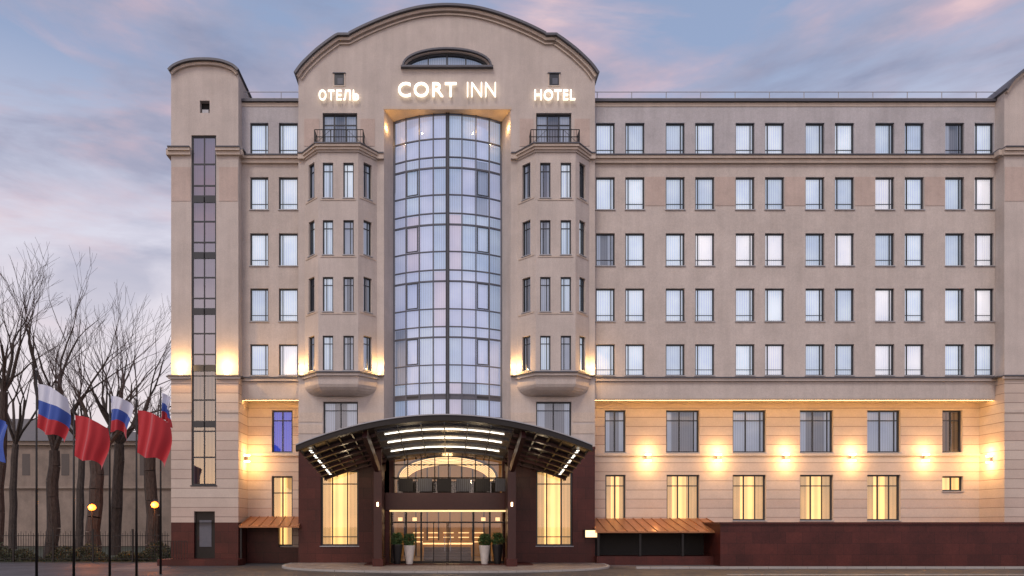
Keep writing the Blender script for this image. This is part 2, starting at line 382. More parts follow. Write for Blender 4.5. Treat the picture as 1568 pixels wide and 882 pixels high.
# ---- central block
CX=X(685)
F=FY(0); a,b=X(457),X(911); zt=Z(118); z105=Z(105); ze=Z(168)
gx0,gx1=X(588),X(782)
ops=[(X(494),X(547),Z(227),Z(173)),(X(821),X(875),Z(227),Z(173)),(X(495),X(548),Z(668),Z(615)),(X(821),X(875),Z(668),Z(615))]
zp=Z(684)
def split_wall(u0,u1,o):
    wall(F,u0,u1,zp,zt,o,'stucco_wall',.3)
split_wall(a,gx0,[ops[0],ops[2]]); split_wall(gx1,b,[ops[1],ops[3]])
wall(F,gx0,gx1,ze,zt,[],'stucco_wall')
gr=[(X(491),X(549),Z(836),Z(720)),(X(821),X(877),Z(836),Z(720))]
wall(F,a,X(596),-.3,zp,[gr[0]],'red_granite',.3); wall(F,X(778),b,-.3,zp,[gr[1]],'red_granite',.3)
H.box('red_granite',a-.01,X(590),-.08,-.003,zp-.15,zp)
H.box('red_granite',X(782),b+.01,-.08,-.003,zp-.15,zp)
for s in(a,b):
    H.poly('stucco_wall',[(s,0,zp),(s,14,zp),(s,14,zt+.1),(s,0,zt+.1)]); H.poly('red_granite',[(s,0,-.3),(s,3,-.3),(s,3,zp),(s,0,zp)])
for g in gr: window(F,*g,'warm',vm=[(.3,.07),(.7,.07)],hm=[(.82,.06),(.12,.05)],fw=.1,cd=.1)
for o in ops[2:4]: window(F,*o,'part',vm=[(.5,.07)],hm=[(.75,.05)],fw=.08)
for o in ops[:2]: window(F,*o,'part',vm=[(.33,.08),(.66,.08)],hm=[(.7,.06)],fw=.09)
for q0,q1 in ((466,489),(552,574),(796,817),(880,903)): H.box('stucco_pink',X(q0),X(q1),-.02,.0-.001,Z(224),Z(182))
pp=[(455,118),(462,108),(470,99),(487,83),(505,69),(516,61.5)]
mid=[(537,58),(560,46.5),(590,34),(620,24),(650,17.5),(685,15),(720,17.5),(750,24),(780,34),(810,46.5),(833,58)]
rp=[(1370-x-2,y) for x,y in reversed(pp)]
full=smooth(pp,4)+[(519,60),(535,60)]+smooth(mid,5)+[(835,60),(851,60)]+smooth(rp,4)
prof=[(X(x),Z(y)) for x,y in full]
lc=(X(617)+X(752))/2; lr=(X(752)-X(617))/2-.12; lz=Z(102); lh=Z(79)-Z(102)
xs=sorted(set([p[0] for p in prof]+[lc+lr*math.cos(t*math.pi/16) for t in range(17)]+[X(512),X(527),X(841),X(855)]))
def pz(x):
    for (x0,z0),(x1,z1) in zip(prof,prof[1:]):
        if x0<=x<=x1: return z0+(z1-z0)*(x-x0)/max(1e-6,x1-x0)
    return prof[0][1]
dense=[(x,pz(x)) for x in xs]
def hole(x):
    t=(x-lc)/lr
    if abs(t)<=1.0001: return (lz,lz+lh*math.sqrt(max(0,1-t*t)))
    return None
gable(dense,zt,0,'stucco_wall',hole)
sweep('coping_metal',prof,.13,-.34,14,.02); sweep('stucco_trim',prof,.17,-.17,1,-.152); sweep('stucco_trim',prof,.05,-.10,.0,-.34)
# lunette window
arc=[(lc+lr*math.cos(math.pi*(1-t/20)),lz+lh*math.sin(math.pi*t/20)) for t in range(21)]
H.poly('window_glass',[(x,.22,z) for x,z in arc]); H.poly('curtain_mid',[(x,.5,z) for x,z in [(lc-lr,lz-.1)]+arc+[(lc+lr,lz-.1)]])
sweep('window_frame_dark',arc,.10,.14,.24,-.09)
H.box('window_frame_dark',lc-lr,lc+lr,.14,.24,lz,lz+.09); H.box('window_frame_dark',lc-.05,lc+.05,.15,.23,lz,lz+lh)
for q in(-.45,.45): H.box('window_frame_dark',lc+lr*q-.035,lc+lr*q+.035,.15,.23,lz,lz+lh*.87)
arc2=[(lc+(lr+.06)*math.cos(math.pi*(1-t/20)),lz+(lh+.06)*math.sin(math.pi*t/20)) for t in range(21)]
sweep('coping_metal',arc2,.10,-.16,.01,.0)
H.box('coping_metal',X(614),X(755),-.22,.01,lz-.14,lz-.04)
for q in (512,841):
    x0,x1=X(q),X(q+15); z0,z1=Z(131),Z(113)
    H.box('stucco_trim',x0-.06,x0,-.03,.01,z0,z1);H.box('stucco_trim',x1,x1+.06,-.03,.01,z0,z1);H.box('coping_metal',x0-.09,x1+.09,-.07,.01,z1,z1+.05);H.box('stucco_trim',x0-.06,x1+.06,-.03,.01,z0-.06,z0)
    H.box('window_frame_dark',x0,x1,-.012,.01,z0,z1); H.box('frame_grey',x0+.18,x1-.08,-.02,-.013,z0+.08,z1-.25)
# recess: angled reveals, soffit, bow
YB=1.25; bx0,bx1=X(603,YB),X(768,YB); zbot=Z(640,.6)
for (x0,x1) in ((gx0,bx0),(gx1,bx1)):
    H.poly('stucco_wall',[(x0,0,zbot-.6),(x1,YB,zbot-.6),(x1,YB,ze),(x0,0,ze)])
H.poly('soffit_plaster',[(gx0,0,ze),(gx1,0,ze),(bx1,YB,ze),(bx0,YB,ze)])
H.box('stucco_trim',gx0-.02,gx1+.02,-.05,-.003,ze,ze+.16)
nb=8; pts=[]
hw=(bx1-bx0)/2; sag=.85; R=(hw*hw+sag*sag)/(2*sag); th=math.asin(hw/R); bc=(bx0+bx1)/2
for k in range(nb+1):
    t=-th+2*th*k/nb; pts.append((bc+R*math.sin(t),YB-sag+R-R*math.cos(t)))
py=[176,218,246,262,303,331,348,389,417,434,476,503,519,561,588,606,612,640]
zz=[Z(p,.8) for p in py]; zz[0]=ze
for k in range(nb):
    Fk,L=FL(*pts[k],*pts[k+1])
    H.poly('bow_glass',[Fk(0,0,zbot),Fk(L,0,zbot),Fk(L,0,ze),Fk(0,0,ze)])
    for za,zb2 in zip([zz[-1]]+[zz[i] for i in(14,11,8,5,2)],[zz[i] for i in(14,11,8,5,2)]+[zz[0]]):
        cm=random.choices(['curtain_bow','curtain_bow_pink','curtain_mid','curtain_b'],[6,2,.8,2.5])[0]
        H.poly(cm,[Fk(-.01,.20,za),Fk(L+.01,.20,za),Fk(L+.01,.20,zb2),Fk(-.01,.20,zb2)])
    for i,z in enumerate(zz):
        w=.055 if i not in(0,3,6,9,12,15,16) else .085
        H.lbox('frame_grey',Fk,.0,L,-.05,.06,z-w/2,z+w/2)
    H.lbox('frame_grey',Fk,0,L,-.03,.05,zz[16],zz[15])
    for i in (1,4,7,10,13):  # opening hoppers
        if k in(1,6):
            zlo,zhi=zz[min(i+3,16)]+.05,zz[i+2]-.05
            for (u0,u1,c,d) in ((.05,.11,zlo,zhi),(L-.11,L-.05,zlo,zhi),(.11,L-.11,zlo,zlo+.06),(.11,L-.11,zhi-.06,zhi)):
                H.lbox('window_frame_dark',Fk,u0,u1,-.07,-.051,c,d)
for k,(x,y) in enumerate(pts):
    w=.035 if k not in(0,4,8) else .07
    if k==4: 
        H.box('window_frame_dark',x-.11,x-.04,y-.14,y+.08,zbot,ze-.002); H.box('window_frame_dark',x+.04,x+.11,y-.14,y+.08,zbot,ze-.002); H.box('frame_grey',x-.04,x+.04,y-.09,y+.08,zbot,ze-.002)
    else: H.box('frame_grey',x-w,x+w,y-.09,y+.07,zbot,ze-.002)
H.box('frame_grey',bx0,bx1,.35,YB+.2,zbot-.25,zbot)
for px in (594,776): 
    light('uplight','POINT',(X(px),.25,Z(192)),22,rad=.05)
light('uplight','POINT',(X(640),.12,Z(188)),12,rad=.05); light('uplight','POINT',(X(730),.12,Z(188)),12,rad=.05)
# polygon bays
def bay(cpx):
    c=X(cpx)
    def poly(k,o=0): 
        base=[(-2.05,.0),(-1.1,-.95),(1.1,-.95),(2.05,.0)]
        return [(c+x*(1+k/2.05),(y-k if y<0 else y)) for x,y in base]+[(c+2.05+k,.06),(c-2.05-k,.06)]
    zc=Z(238,-.5); zl=Z(572,-.5)
    P=poly(0)
    rb=[(249,303),(337,390),(424,477),(514,567)]
    for (p,q,wn) in ((P[0],P[1],'s'),(P[1],P[2],'f'),(P[2],P[3],'s')):
        Fk,L=FL(*p,*q)
        cs=[L/2] if wn=='s' else [L/2-.57,L/2+.57]
        yy=-.95 if wn=='f' else -.6
        ops=[(u-.29,u+.29,Z(b_,yy),Z(a_,yy)) for u in cs for a_,b_ in rb]
        wall(Fk,0,L,zl,zc,ops,'stucco_wall',.22)
        for o in ops: 
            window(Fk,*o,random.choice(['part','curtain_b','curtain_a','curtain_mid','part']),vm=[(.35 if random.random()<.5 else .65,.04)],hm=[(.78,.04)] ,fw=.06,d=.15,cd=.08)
        for a_,b_ in rb:
            H.lbox('stucco_trim',Fk,.12,L-.12,-.03,.0,Z(b_,yy)-.14,Z(b_,yy)-.06)
    for k,t,b_,m in ((.30,0,.06,'coping_metal'),(.25,.062,.18,'stucco_trim'),(.16,.182,.32,'stucco_trim'),(.07,.322,.42,'stucco_wall')):
        H.prism(m,poly(k),zc-b_+.35,zc-t+.35)
    H.prism('stucco_wall',poly(.02),zc-.09,zc+.02)
    for k,t,b_,m in ((.22,0,.07,'coping_metal'),(.14,.072,.22,'stucco_wall')):
        H.prism(m,poly(k),zl-b_,zl-t)
    prev=poly(.02); z=zl-.222
    for i,(s,h) in enumerate(((.0,.45),(-.06,.15),(-.18,.14),(-.36,.12),(-.6,.1))):
        nx=poly(s); H.prism('stucco_wall',nx,z-h,z-.001,prev); prev=nx; z-=h
    # balcony railing
    zr=zc+.352; xa,xb=c-1.35,c+1.35; y=-.75
    for h in (.12,.55,.95): H.bar('dark_metal',(xa,y,zr+h),(xb,y,zr+h),.025,5)
    n=18
    for i in range(n+1):
        x=xa+(xb-xa)*i/n; H.bar('dark_metal',(x,y,zr),(x,y,zr+.95),.014 if i%6 else .035,4)
    for x in(xa,xb):
        for h in(.12,.55,.95): H.bar('dark_metal',(x,y,zr+h),(x,0,zr+h),.02,4)
        for i in range(6): H.bar('dark_metal',(x,y*i/6,zr),(x,y*i/6,zr+.95),.013,4)
    H.bar('dark_metal',(xa,y,zr+.12),(c-.45,y,zr+.95),.012,4);H.bar('dark_metal',(xb,y,zr+.12),(c+.45,y,zr+.95),.012,4)
    for s in(-1,1):
        light('uplight','POINT',(c+s*2.25,-.42,zl+.45),75,rad=.04)
        H.box('lamp_glow',c+s*2.2-.06,c+s*2.2+.06,-.22,-.10,zl+.0,zl+.08)
bay(522); bay(847)
for s0,s1 in((457,467),(577,588),(782,793),(901,911)):
    H.box('coping_metal',X(s0),X(s1),-.24,.0-.003,Z(238,-.5)+.29,Z(238,-.5)+.35);H.box('stucco_trim',X(s0),X(s1),-.18,-.003,Z(238,-.5)+.0,Z(238,-.5)+.288)
    H.box('coping_metal',X(s0),X(s1),-.2,-.003,Z(572,-.5)-.07,Z(572,-.5))
for px in(278,348): H.box('lamp_glow',X(px)-.09,X(px)+.09,-.22,-.05,Z(574),Z(569))
for s0,s1 in((457,494),(549,588),(782,820),(876,911)):
    for p in(632,650): H.box('stucco_trim',X(s0),X(s1),-.025,-.002,Z(p+14),Z(p))
# ---- entrance: atrium interior, glazed front, vestibule
x0,x1=X(603),X(770)
YI=7.0
H.poly('interior_wood',[(x0-.4,YI,0),(x1+.4,YI,0),(x1+.4,YI,zbot-.3),(x0-.4,YI,zbot-.3)])
H.poly('interior_wall',[(x0-.4,.3,0),(x0-.4,YI,0),(x0-.4,YI,zbot-.3),(x0-.4,.3,zbot-.3)]); H.poly('interior_wall',[(x1+.4,.3,0),(x1+.4,YI,0),(x1+.4,YI,zbot-.3),(x1+.4,.3,zbot-.3)])
H.poly('interior_wall',[(x0-.4,.3,zbot-.3),(x1+.4,.3,zbot-.3),(x1+.4,YI,zbot-.3),(x0-.4,YI,zbot-.3)])
H.poly('floor_stone',[(x0-.4,-1.5,.16),(x1+.4,-1.5,.16),(x1+.4,YI,.16),(x0-.4,YI,.16)])
zm=Z(757)
H.box('interior_wood',x0-.3,x1+.3,2.5,YI-.1,zm-.4,zm)  # gallery floor
H.box('dark_metal',x0,x1,2.4,2.45,zm,zm+.9)
for i in range(6):
    yy=.9+i*.95
    arcp=[(CX+2.75*math.cos(math.pi*(1-t/16))*1.0,zm+1.0+1.15*math.sin(math.pi*t/16)) for t in range(17)]
    sweep('led_soft',arcp,.05,yy,yy+.05); sweep('dark_metal',arcp,.12,yy+.1,yy+.3,.08)
for i in range(6): H.box('led_soft',CX-2.5+i*.9,CX-2.0+i*.9,YI-.32,YI-.22,zm+.35,zm+1.0)
for i in range(8): H.box('dark_interior',CX-2.9+i*.75,CX-2.82+i*.75,YI-.5,YI-.1,.2,zbot-.4)
for i in range(5):
    for z_ in (1.1,1.4,1.7): H.box('led_soft',CX-2.3+i*1.0,CX-1.6+i*1.0,YI-.25,YI-.12,z_,z_+.06)
H.box('interior_wood',CX-1.6,CX+1.6,5.2,5.8,.17,1.25); H.box('led_soft',CX-1.6,CX+1.6,5.17,5.19,1.0,1.1)
light('lobby_lamp','POINT',(CX,3,2.6),120,(1,.66,.32),.3); light('lobby_lamp','POINT',(CX,2,zm+1.6),75,(1,.60,.26),.3)
# upper glazed wall Y=0.3
zA=zm+.0; zB=zbot-.25
H.poly('window_glass',[(x0,.3,zA),(x1,.3,zA),(x1,.3,zB),(x0,.3,zB)])
for i in range(9):
    x=x0+(x1-x0)*i/8; H.box('dark_metal',x-.03,x+.03,.25,.35,zA,zB)
for z in (zA+.9,zA+1.7,zA+2.6,zB-.9): H.box('dark_metal',x0,x1,.26,.34,z-.03,z+.03)
for s in((gx0,x0),(x1,gx1)): H.box('red_granite',s[0]-.02,s[1]+.0,.0,.4,-.2,zbot-.6)
# french balcony rail over the lintel
for i in range(60):
    x=x0+(x1-x0)*i/59; H.bar('dark_metal',(x,-1.45,zm+.05),(x,-1.45,zm+.85),.012,4)
H.bar('dark_metal',(x0,-1.45,zm+.85),(x1,-1.45,zm+.85),.025,5)
for i in range(6):
    xx=x0+.35+i*1.06; H.box('frame_grey' if i%2 else 'dark_metal',xx,xx+.8,-1.42,-1.40,zm+.1,zm+.8)
H.box('maroon_steel',X(594),X(783),-1.6,.2,Z(781,-1.6),zm+.02)
H.box('led_soft',X(600),X(777),-1.5,-1.44,Z(783.5,-1.6),Z(781,-1.6)-.003)
zd=Z(783.5,-1.5); YV=-1.3
fr=[600,622,645,725,750,778]
H.poly('window_glass',[(X(600,YV),YV,.16),(X(778,YV),YV,.16),(X(778,YV),YV,zd),(X(600,YV),YV,zd)])
for p in fr: H.box('dark_metal',X(p,YV)-.05,X(p,YV)+.05,YV-.06,YV+.06,.12,zd)
H.box('dark_metal',X(600,YV),X(778,YV),YV-.05,YV+.05,zd-.62,zd-.54); H.box('dark_metal',X(600,YV),X(778,YV),YV-.05,YV+.05,.12,.26)
for p in (664,684.5,686.5,706): H.box('dark_metal',X(p,YV)-.025,X(p,YV)+.025,YV-.04,YV+.04,.26,zd-.62)
for p in(681,690): H.bar('sill_metal',(X(p,YV),YV-.1,.8),(X(p,YV),YV-.1,1.7),.02,6)
for p in (613,635,740,762): H.box('led_soft',X(p)-.12,X(p)+.12,YV+1.2,YV+1.3,zd-.5,zd-.3)
for p in(597,781): H.box('red_granite',X(p)-.12,X(p)+.12,-1.6,-.003,0,Z(782,-1.6))
H.box('red_granite',X(560,-2),X(815,-2),-2.6,0,-.1,.15)
for i in range(5): H.box('floor_stone',CX-1.4,CX+1.4,1.0+i*.32,1.32+i*.32,.17,.17+.15*(i+1))
# ---- canopy
cc=-.3; hwid=6.75; YF=-7.2
def cz(x,y): 
    t=(y-YF)/(0-YF); return 5.8+1.36*(1-((x-cc)/hwid)**2)-.95*t
def strip_arc(mat,xa,xb,ya,yb,off,th,n=24):
    for i in range(n):
        u0=xa+(xb-xa)*i/n; u1=xa+(xb-xa)*(i+1)/n
        q=[]
        for o in(off-th,off):
            q+=[(u0,ya,cz(u0,ya)+o),(u1,ya,cz(u1,ya)+o),(u1,yb,cz(u1,yb)+o),(u0,yb,cz(u0,yb)+o)]
        H.hexa(mat,q)
strip_arc('canopy_dark',cc-hwid,cc-3.3,YF,-.05,0,.05); strip_arc('canopy_dark',cc+3.3,cc+hwid,YF,-.05,0,.05)
strip_arc('canopy_ceiling',cc-3.3,cc+3.3,YF+.3,-.05,0,.05)
strip_arc('dark_metal',cc-hwid-.1,cc+hwid+.1,YF-.25,YF-.02,.12,.26,32)
strip_arc('sill_metal',cc-hwid-.1,cc+hwid+.1,YF-.30,YF-.255,.16,.05,32)
for y in [YF+1.1*i for i in range(1,7)]:
    strip_arc('maroon_steel',cc-hwid,cc-3.3,y-.05,y+.05,-.052,.16,8); strip_arc('maroon_steel',cc+3.3,cc+hwid,y-.05,y+.05,-.052,.16,8)
for x in (-6.7,-6.1,-5.5,-4.9,-4.3,-3.8,3.8,4.3,4.9,5.5,6.1,6.7):
    a_=Vector((cc+x,YF,cz(cc+x,YF)-.10)); b_=Vector((cc+x,-.1,cz(cc+x,-.1)-.10)); H.beam('dark_metal',a_,b_,.07,.10)
for x in(-6.3,6.3):
    for i in range(16):
        y=YF+.4+i*.36; z=cz(cc+x,y)-.17; H.box('led_white',cc+x-.06,cc+x+.06,y,y+.12,z-.03,z)
for y,w in((-5.7,.07),(-4.1,.11),(-2.2,.07)):
    strip_arc('led_white',cc-2.9,cc+2.9,y-w/2,y+w/2,-.055,.03,24)
for y in(-6.5,-4.9,-3.2,-1.2): strip_arc('frame_grey',cc-3.2,cc+3.2,y,y+.08,-.055,.08,24)
for x in(-2.2,-1.1,0,1.1,2.2): H.beam('frame_grey',(cc+x,YF+.3,cz(cc+x,YF+.3)-.09),(cc+x,-.1,cz(cc+x,-.1)-.09),.05,.06)
for s in(-1,1):
    xk=cc+s*3.45
    H.box('maroon_steel',xk-.21,xk+.21,-3.7,-2.2,.0,5.05); H.box('red_granite',xk-.27,xk+.27,-3.76,-2.14,0,.5)
    H.beam('maroon_steel',(xk,-3.2,5.0),(xk+s*.25,YF+.1,cz(xk+s*.25,YF)-.25),.22,.42)
    H.beam('maroon_steel',(xk,-3.2,5.0),(xk,-.05,cz(xk,0)-.3),.22,.42)
    H.box('maroon_steel',xk-.16,xk+.16,-3.3,-3.0,5.0,cz(xk,-3.1)-.05)
    H.box('lamp_glow',xk-.04,xk+.04,-3.78,-3.72,3.2,3.4)
for x,y,e in ((-1.5,-4.5,50),(1.5,-4.5,50),(-4.9,-3,24),(4.6,-3,24)):
    light('canopy_fill','POINT',(cc+x,y,5.0),e,(1,.78,.50),.15)  # added fill points without fittings, to light the ground and granite
# ---- side porch roofs
def porch(p0,p1,y0,yb,pz0,pz1,solid):
    H.hexa('copper_roof',[(X(p0,y0),y0,Z(pz1,y0)),(X(p1,y0),y0,Z(pz1,y0)),(X(p1,y0),yb,Z(pz1,y0)),(X(p0,y0),yb,Z(pz1,y0)),(X(p0,y0),y0,Z(pz1,y0)+.08),(X(p1,y0),y0,Z(pz1,y0)+.08),(X(p1,y0)-.3,yb,Z(pz0,y0)+.25),(X(p0,y0),yb,Z(pz0,y0)+.25)])
    n=int((X(p1)-X(p0))/.55)
    for i in range(n+1):
        x=X(p0,y0)+(X(p1,y0)-X(p0,y0)-.02)*i/n
        H.beam('copper_roof',(x,y0,Z(pz1,y0)+.10),(x-.3*i/n,yb,Z(pz0,y0)+.27),.05,.05)
porch(914,1117,-.8,1.9,800,816,True)
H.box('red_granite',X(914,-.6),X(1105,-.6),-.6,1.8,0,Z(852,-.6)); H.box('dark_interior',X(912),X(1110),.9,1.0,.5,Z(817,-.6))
for p in (916,980,1045,1100): H.box('dark_metal',X(p,-.5)-.06,X(p,-.5)+.06,-.56,-.44,.5,Z(816,-.6))
porch(366,458,-.5,1.9,797,808,True)
for p in (372,): H.box('dark_metal',X(p)-.05,X(p)+.05,-.4,-.3,0,Z(808))
H.box('red_granite',X(366),X(416),1.6,1.89,-.1,Z(800,1.6)); H.box('red_granite',X(449),X(470),1.6,1.89,-.1,Z(800,1.6)); H.box('red_granite',X(416),X(449),1.6,1.89,-.1,Z(838,1.6))
# ramp retaining wall, right
H.box('red_granite',X(1103,-1.6),X(1760,-1.6),-1.6,1.6,-.2,Z(803,-1.6)); H.box('red_granite',X(1102,-1.6)-.04,X(1760,-1.6),-1.68,1.6,Z(803,-1.6)+.002,Z(799.5,-1.6))
light('porch_lamp','POINT',(X(1010),.6,2.9),14)
# left plinth step and railing
H.box('red_granite',X(243,-1.2),X(366,-1.2),-1.4,-.003,-.1,.35)
for i in range(14):
    x=X(246)+i*.15; H.bar('dark_metal',(x,-1.2,.35),(x,-1.2,1.35),.015,4)
H.bar('dark_metal',(X(246),-1.2,1.35),(X(246)+1.95,-1.2,1.35),.025,4)
# lit small sign box
plain('sign_face',(1,.8,.5),.5,em=(1,.62,.30),es=1.8)
sg=MB(); sg.box('dark_metal',X(893),X(917),-.28,-.10,Z(824),Z(810.5)); sg.box('sign_face',X(895),X(915),-.30,-.281,Z(822.5),Z(812)); sg.box('dark_metal',X(903),X(907),-.10,.0,Z(820),Z(815)); sg.build('lit_sign_box')
hotel=H.build('hotel_building')
for l in LIGHTS:
    if not l.parent: l.parent=hotel
# ------------------------------------------------ letters
def text(body,px0,px1,py0,py1,off,name,sp=1.0):
    c=bpy.data.curves.new(name,'FONT'); c.body=body; c.extrude=.05; c.offset=off; c.space_character=sp; c.resolution_u=4
    o=bpy.data.objects.new(name+'_tmp',c); scene.collection.objects.link(o); bpy.context.view_layer.update()
    me=bpy.data.meshes.new_from_object(o.evaluated_get(bpy.context.evaluated_depsgraph_get())); bpy.data.objects.remove(o)
    xs=[v.co.x for v in me.vertices]; ys=[v.co.y for v in me.vertices]
    sx=(X(px1)-X(px0))/(max(xs)-min(xs)); sy=(Z(py0)-Z(py1))/(max(ys)-min(ys))
    for v in me.vertices:
        x,y,z=v.co; v.co=(X(px0)+(x-min(xs))*sx,-.16-z*1.0,Z(py1)+(y-min(ys))*sy)
    me.materials.clear(); me.materials.append(MATS['sign_letter']); me.update()
    ob=bpy.data.objects.new(name,me); scene.collection.objects.link(ob); return ob
text('ОТЕЛЬ',489,550,140.5,156,.004,'hotel_sign',1.12); text('CORT',610,699,129,151,.004,'hotel_sign',1.14); text('INN',715,759,129,151,-.016,'hotel_sign',1.0); text('HOTEL',818,880,140,156,.004,'hotel_sign',1.12)
# ------------------------------------------------ ground
plain('grass_dark',(.035,.04,.022),.95,sc=20,var=.4)
blocks('kerb_stone',(.33,.31,.29),(.30,.28,.26),(.12,.11,.1),1.0,5,.01,off=0)
def asphalt(n,c,rough):
    m,nt,b=newmat(n); setc(b,c,rough)
    col=ramp(nt,noise(nt,objco(nt),.35,6,.6),[(.3,tuple(x*.7 for x in c)),(.7,tuple(x*1.3 for x in c))])
    f=ramp(nt,noise(nt,objco(nt),60,3,.8),[(.3,(.7,.7,.7)),(.7,(1.25,1.25,1.25))])
    nt.links.new(mul(nt,col,f),b.inputs['Base Color']); bump(nt,b,noise(nt,objco(nt),80,2,.8),.4,.01)
    r=ramp(nt,noise(nt,objco(nt),.25,4,.6),[(.35,(rough-.2,)*3),(.65,(rough+.1,)*3)]); nt.links.new(r,b.inputs['Roughness'])
asphalt('asphalt',(.045,.043,.047),.6)
asphalt('footpath',(.11,.09,.085),.7)
def paver():
    m,nt,b=newmat('pavers'); setc(b,(.3,.25,.22),.7)
    br=N(nt,'ShaderNodeTexBrick'); nt.links.new(objco(nt),br.inputs['Vector']); br.inputs['Scale'].default_value=1; br.inputs['Brick Width'].default_value=.4; br.inputs['Row Height'].default_value=.2; br.inputs['Mortar Size'].default_value=.01
    br.inputs['Color1'].default_value=(.30,.25,.22,1); br.inputs['Color2'].default_value=(.18,.13,.11,1); br.inputs['Mortar'].default_value=(.08,.07,.06,1); nt.links.new(br.outputs['Color'],b.inputs['Base Color'])
paver(); plain('white_paint',(.6,.6,.58),.7,var=.25,sc=9)
def single(name,fn):
    b=MB(); fn(b); return b.build(name,parts=False)
single('ground',lambda b:b.poly('asphalt',[(-900,-900,0),(900,-900,0),(900,900,0),(-900,900,0)]))
def apron(b):
    x0_,x1_=X(425,-3),X(940,-3); c_=(x0_+x1_)/2; h_=(x1_-x0_)/2
    e=[(c_+h_*math.cos(t),-.0-7.4*abs(math.sin(t))**.6) for t in [math.pi+math.pi*i/40 for i in range(41)]]
    e2=[(c_+(h_-.15)*math.cos(t),-.0-7.25*abs(math.sin(t))**.6) for t in [math.pi+math.pi*i/40 for i in range(41)]]
    b.prism('kerb_stone',e,-.05,.10); b.prism('pavers',e2,.0,.104)
single('pavement',apron)
single('footpath',lambda b:b.poly('footpath',[(X(940),-4,.004),(60,-4,.004),(60,0,.004),(X(900),0,.004)]))
single('kerb',lambda b:(b.box('kerb_stone',X(945),60,-4.15,-4.0,0,.12)))
single('road_marking',lambda b:b.box('white_paint',X(1110,-8),60,-8.3,-8.18,.004,.008))
single('verge',lambda b:b.poly('grass_dark',[(-80,2.2,.006),(X(262)-.0,2.2,.006),(X(262),40,.006),(-80,40,.006)]))
single('park_path',lambda b:b.poly('footpath',[(X(150,-6),-6,.005),(X(246,-6),-6,.005),(X(255,1),2.1,.005),(X(205,1),2.1,.005)]))
# ------------------------------------------------ fence
fb=MB(); yf=2.6
xa,xb=-48,X(262,yf)-.1; x=xa; i=0
while x<xb:
    if i%16==0: fb.box('dark_metal',x-.05,x+.05,yf-.05,yf+.05,0,2.0)
    else: fb.bar('dark_metal',(x,yf,.12),(x,yf,1.75+.12*((i%2))),.014,4)
    x+=.15; i+=1
for z in(.2,.95,1.6): fb.box('dark_metal',xa,xb,yf-.02,yf+.02,z-.02,z+.02)
fb.build('iron_fence',parts=False)
# low clipped hedge and shrubs behind the fence
plain('hedge_leaf',(.045,.055,.025),.8,sc=9,var=.5)
hb=MB(); rh=random.Random(3)
for i in range(9000):
    x=rh.uniform(-34,X(262)-.3); hgt=.65+.35*math.sin(x*1.3)+.25*math.sin(x*3.1+1)
    c=Vector((x,rh.uniform(3.1,4.0),rh.uniform(0,max(.15,hgt)))); a1=Vector((rh.gauss(0,1),rh.gauss(0,1),rh.gauss(.3,1))).normalized()*.09; a2=a1.orthogonal().normalized()*.04
    hb.poly('hedge_leaf',[c-a1,c+a2,c+a1,c-a2])
hb.build('hedge',parts=False)
# ------------------------------------------------ background building
stucco('old_wall',(.27,.215,.18),.25)
plain('old_roof',(.13,.12,.12),.8); plain('old_window',(.07,.06,.06),.4)
stucco('old_trim',(.31,.25,.21),.2)
ob=MB(); yb=34
def ox(p): return X(p,yb)
ob.prism('old_wall',[(ox(-160),yb),(ox(300),yb),(ox(300),yb+14),(ox(-160),yb+14)],-.2,Z(678,yb))
ob.box('old_trim',ox(-162),ox(302),yb-.3,yb-.003,Z(682,yb),Z(676,yb)); ob.box('old_trim',ox(-162),ox(302),yb-.2,yb-.003,Z(748,yb),Z(745,yb))
r0=[(ox(-164),yb-.5),(ox(304),yb-.5),(ox(304),yb+14.5),(ox(-164),yb+14.5)]; r1=[(ox(-120),yb+6),(ox(20),yb+6),(ox(20),yb+8),(ox(-120),yb+8)]
ob.prism('old_roof',r0,Z(676,yb)+.01,Z(628,yb),r1)
for p in range(-140,280,60):
    for a_,b_ in((695,728),):
        ob.box('old_window',ox(p-6),ox(p+6),yb-.02,yb-.002,Z(b_,yb),Z(a_,yb))
ob.build('old_building')
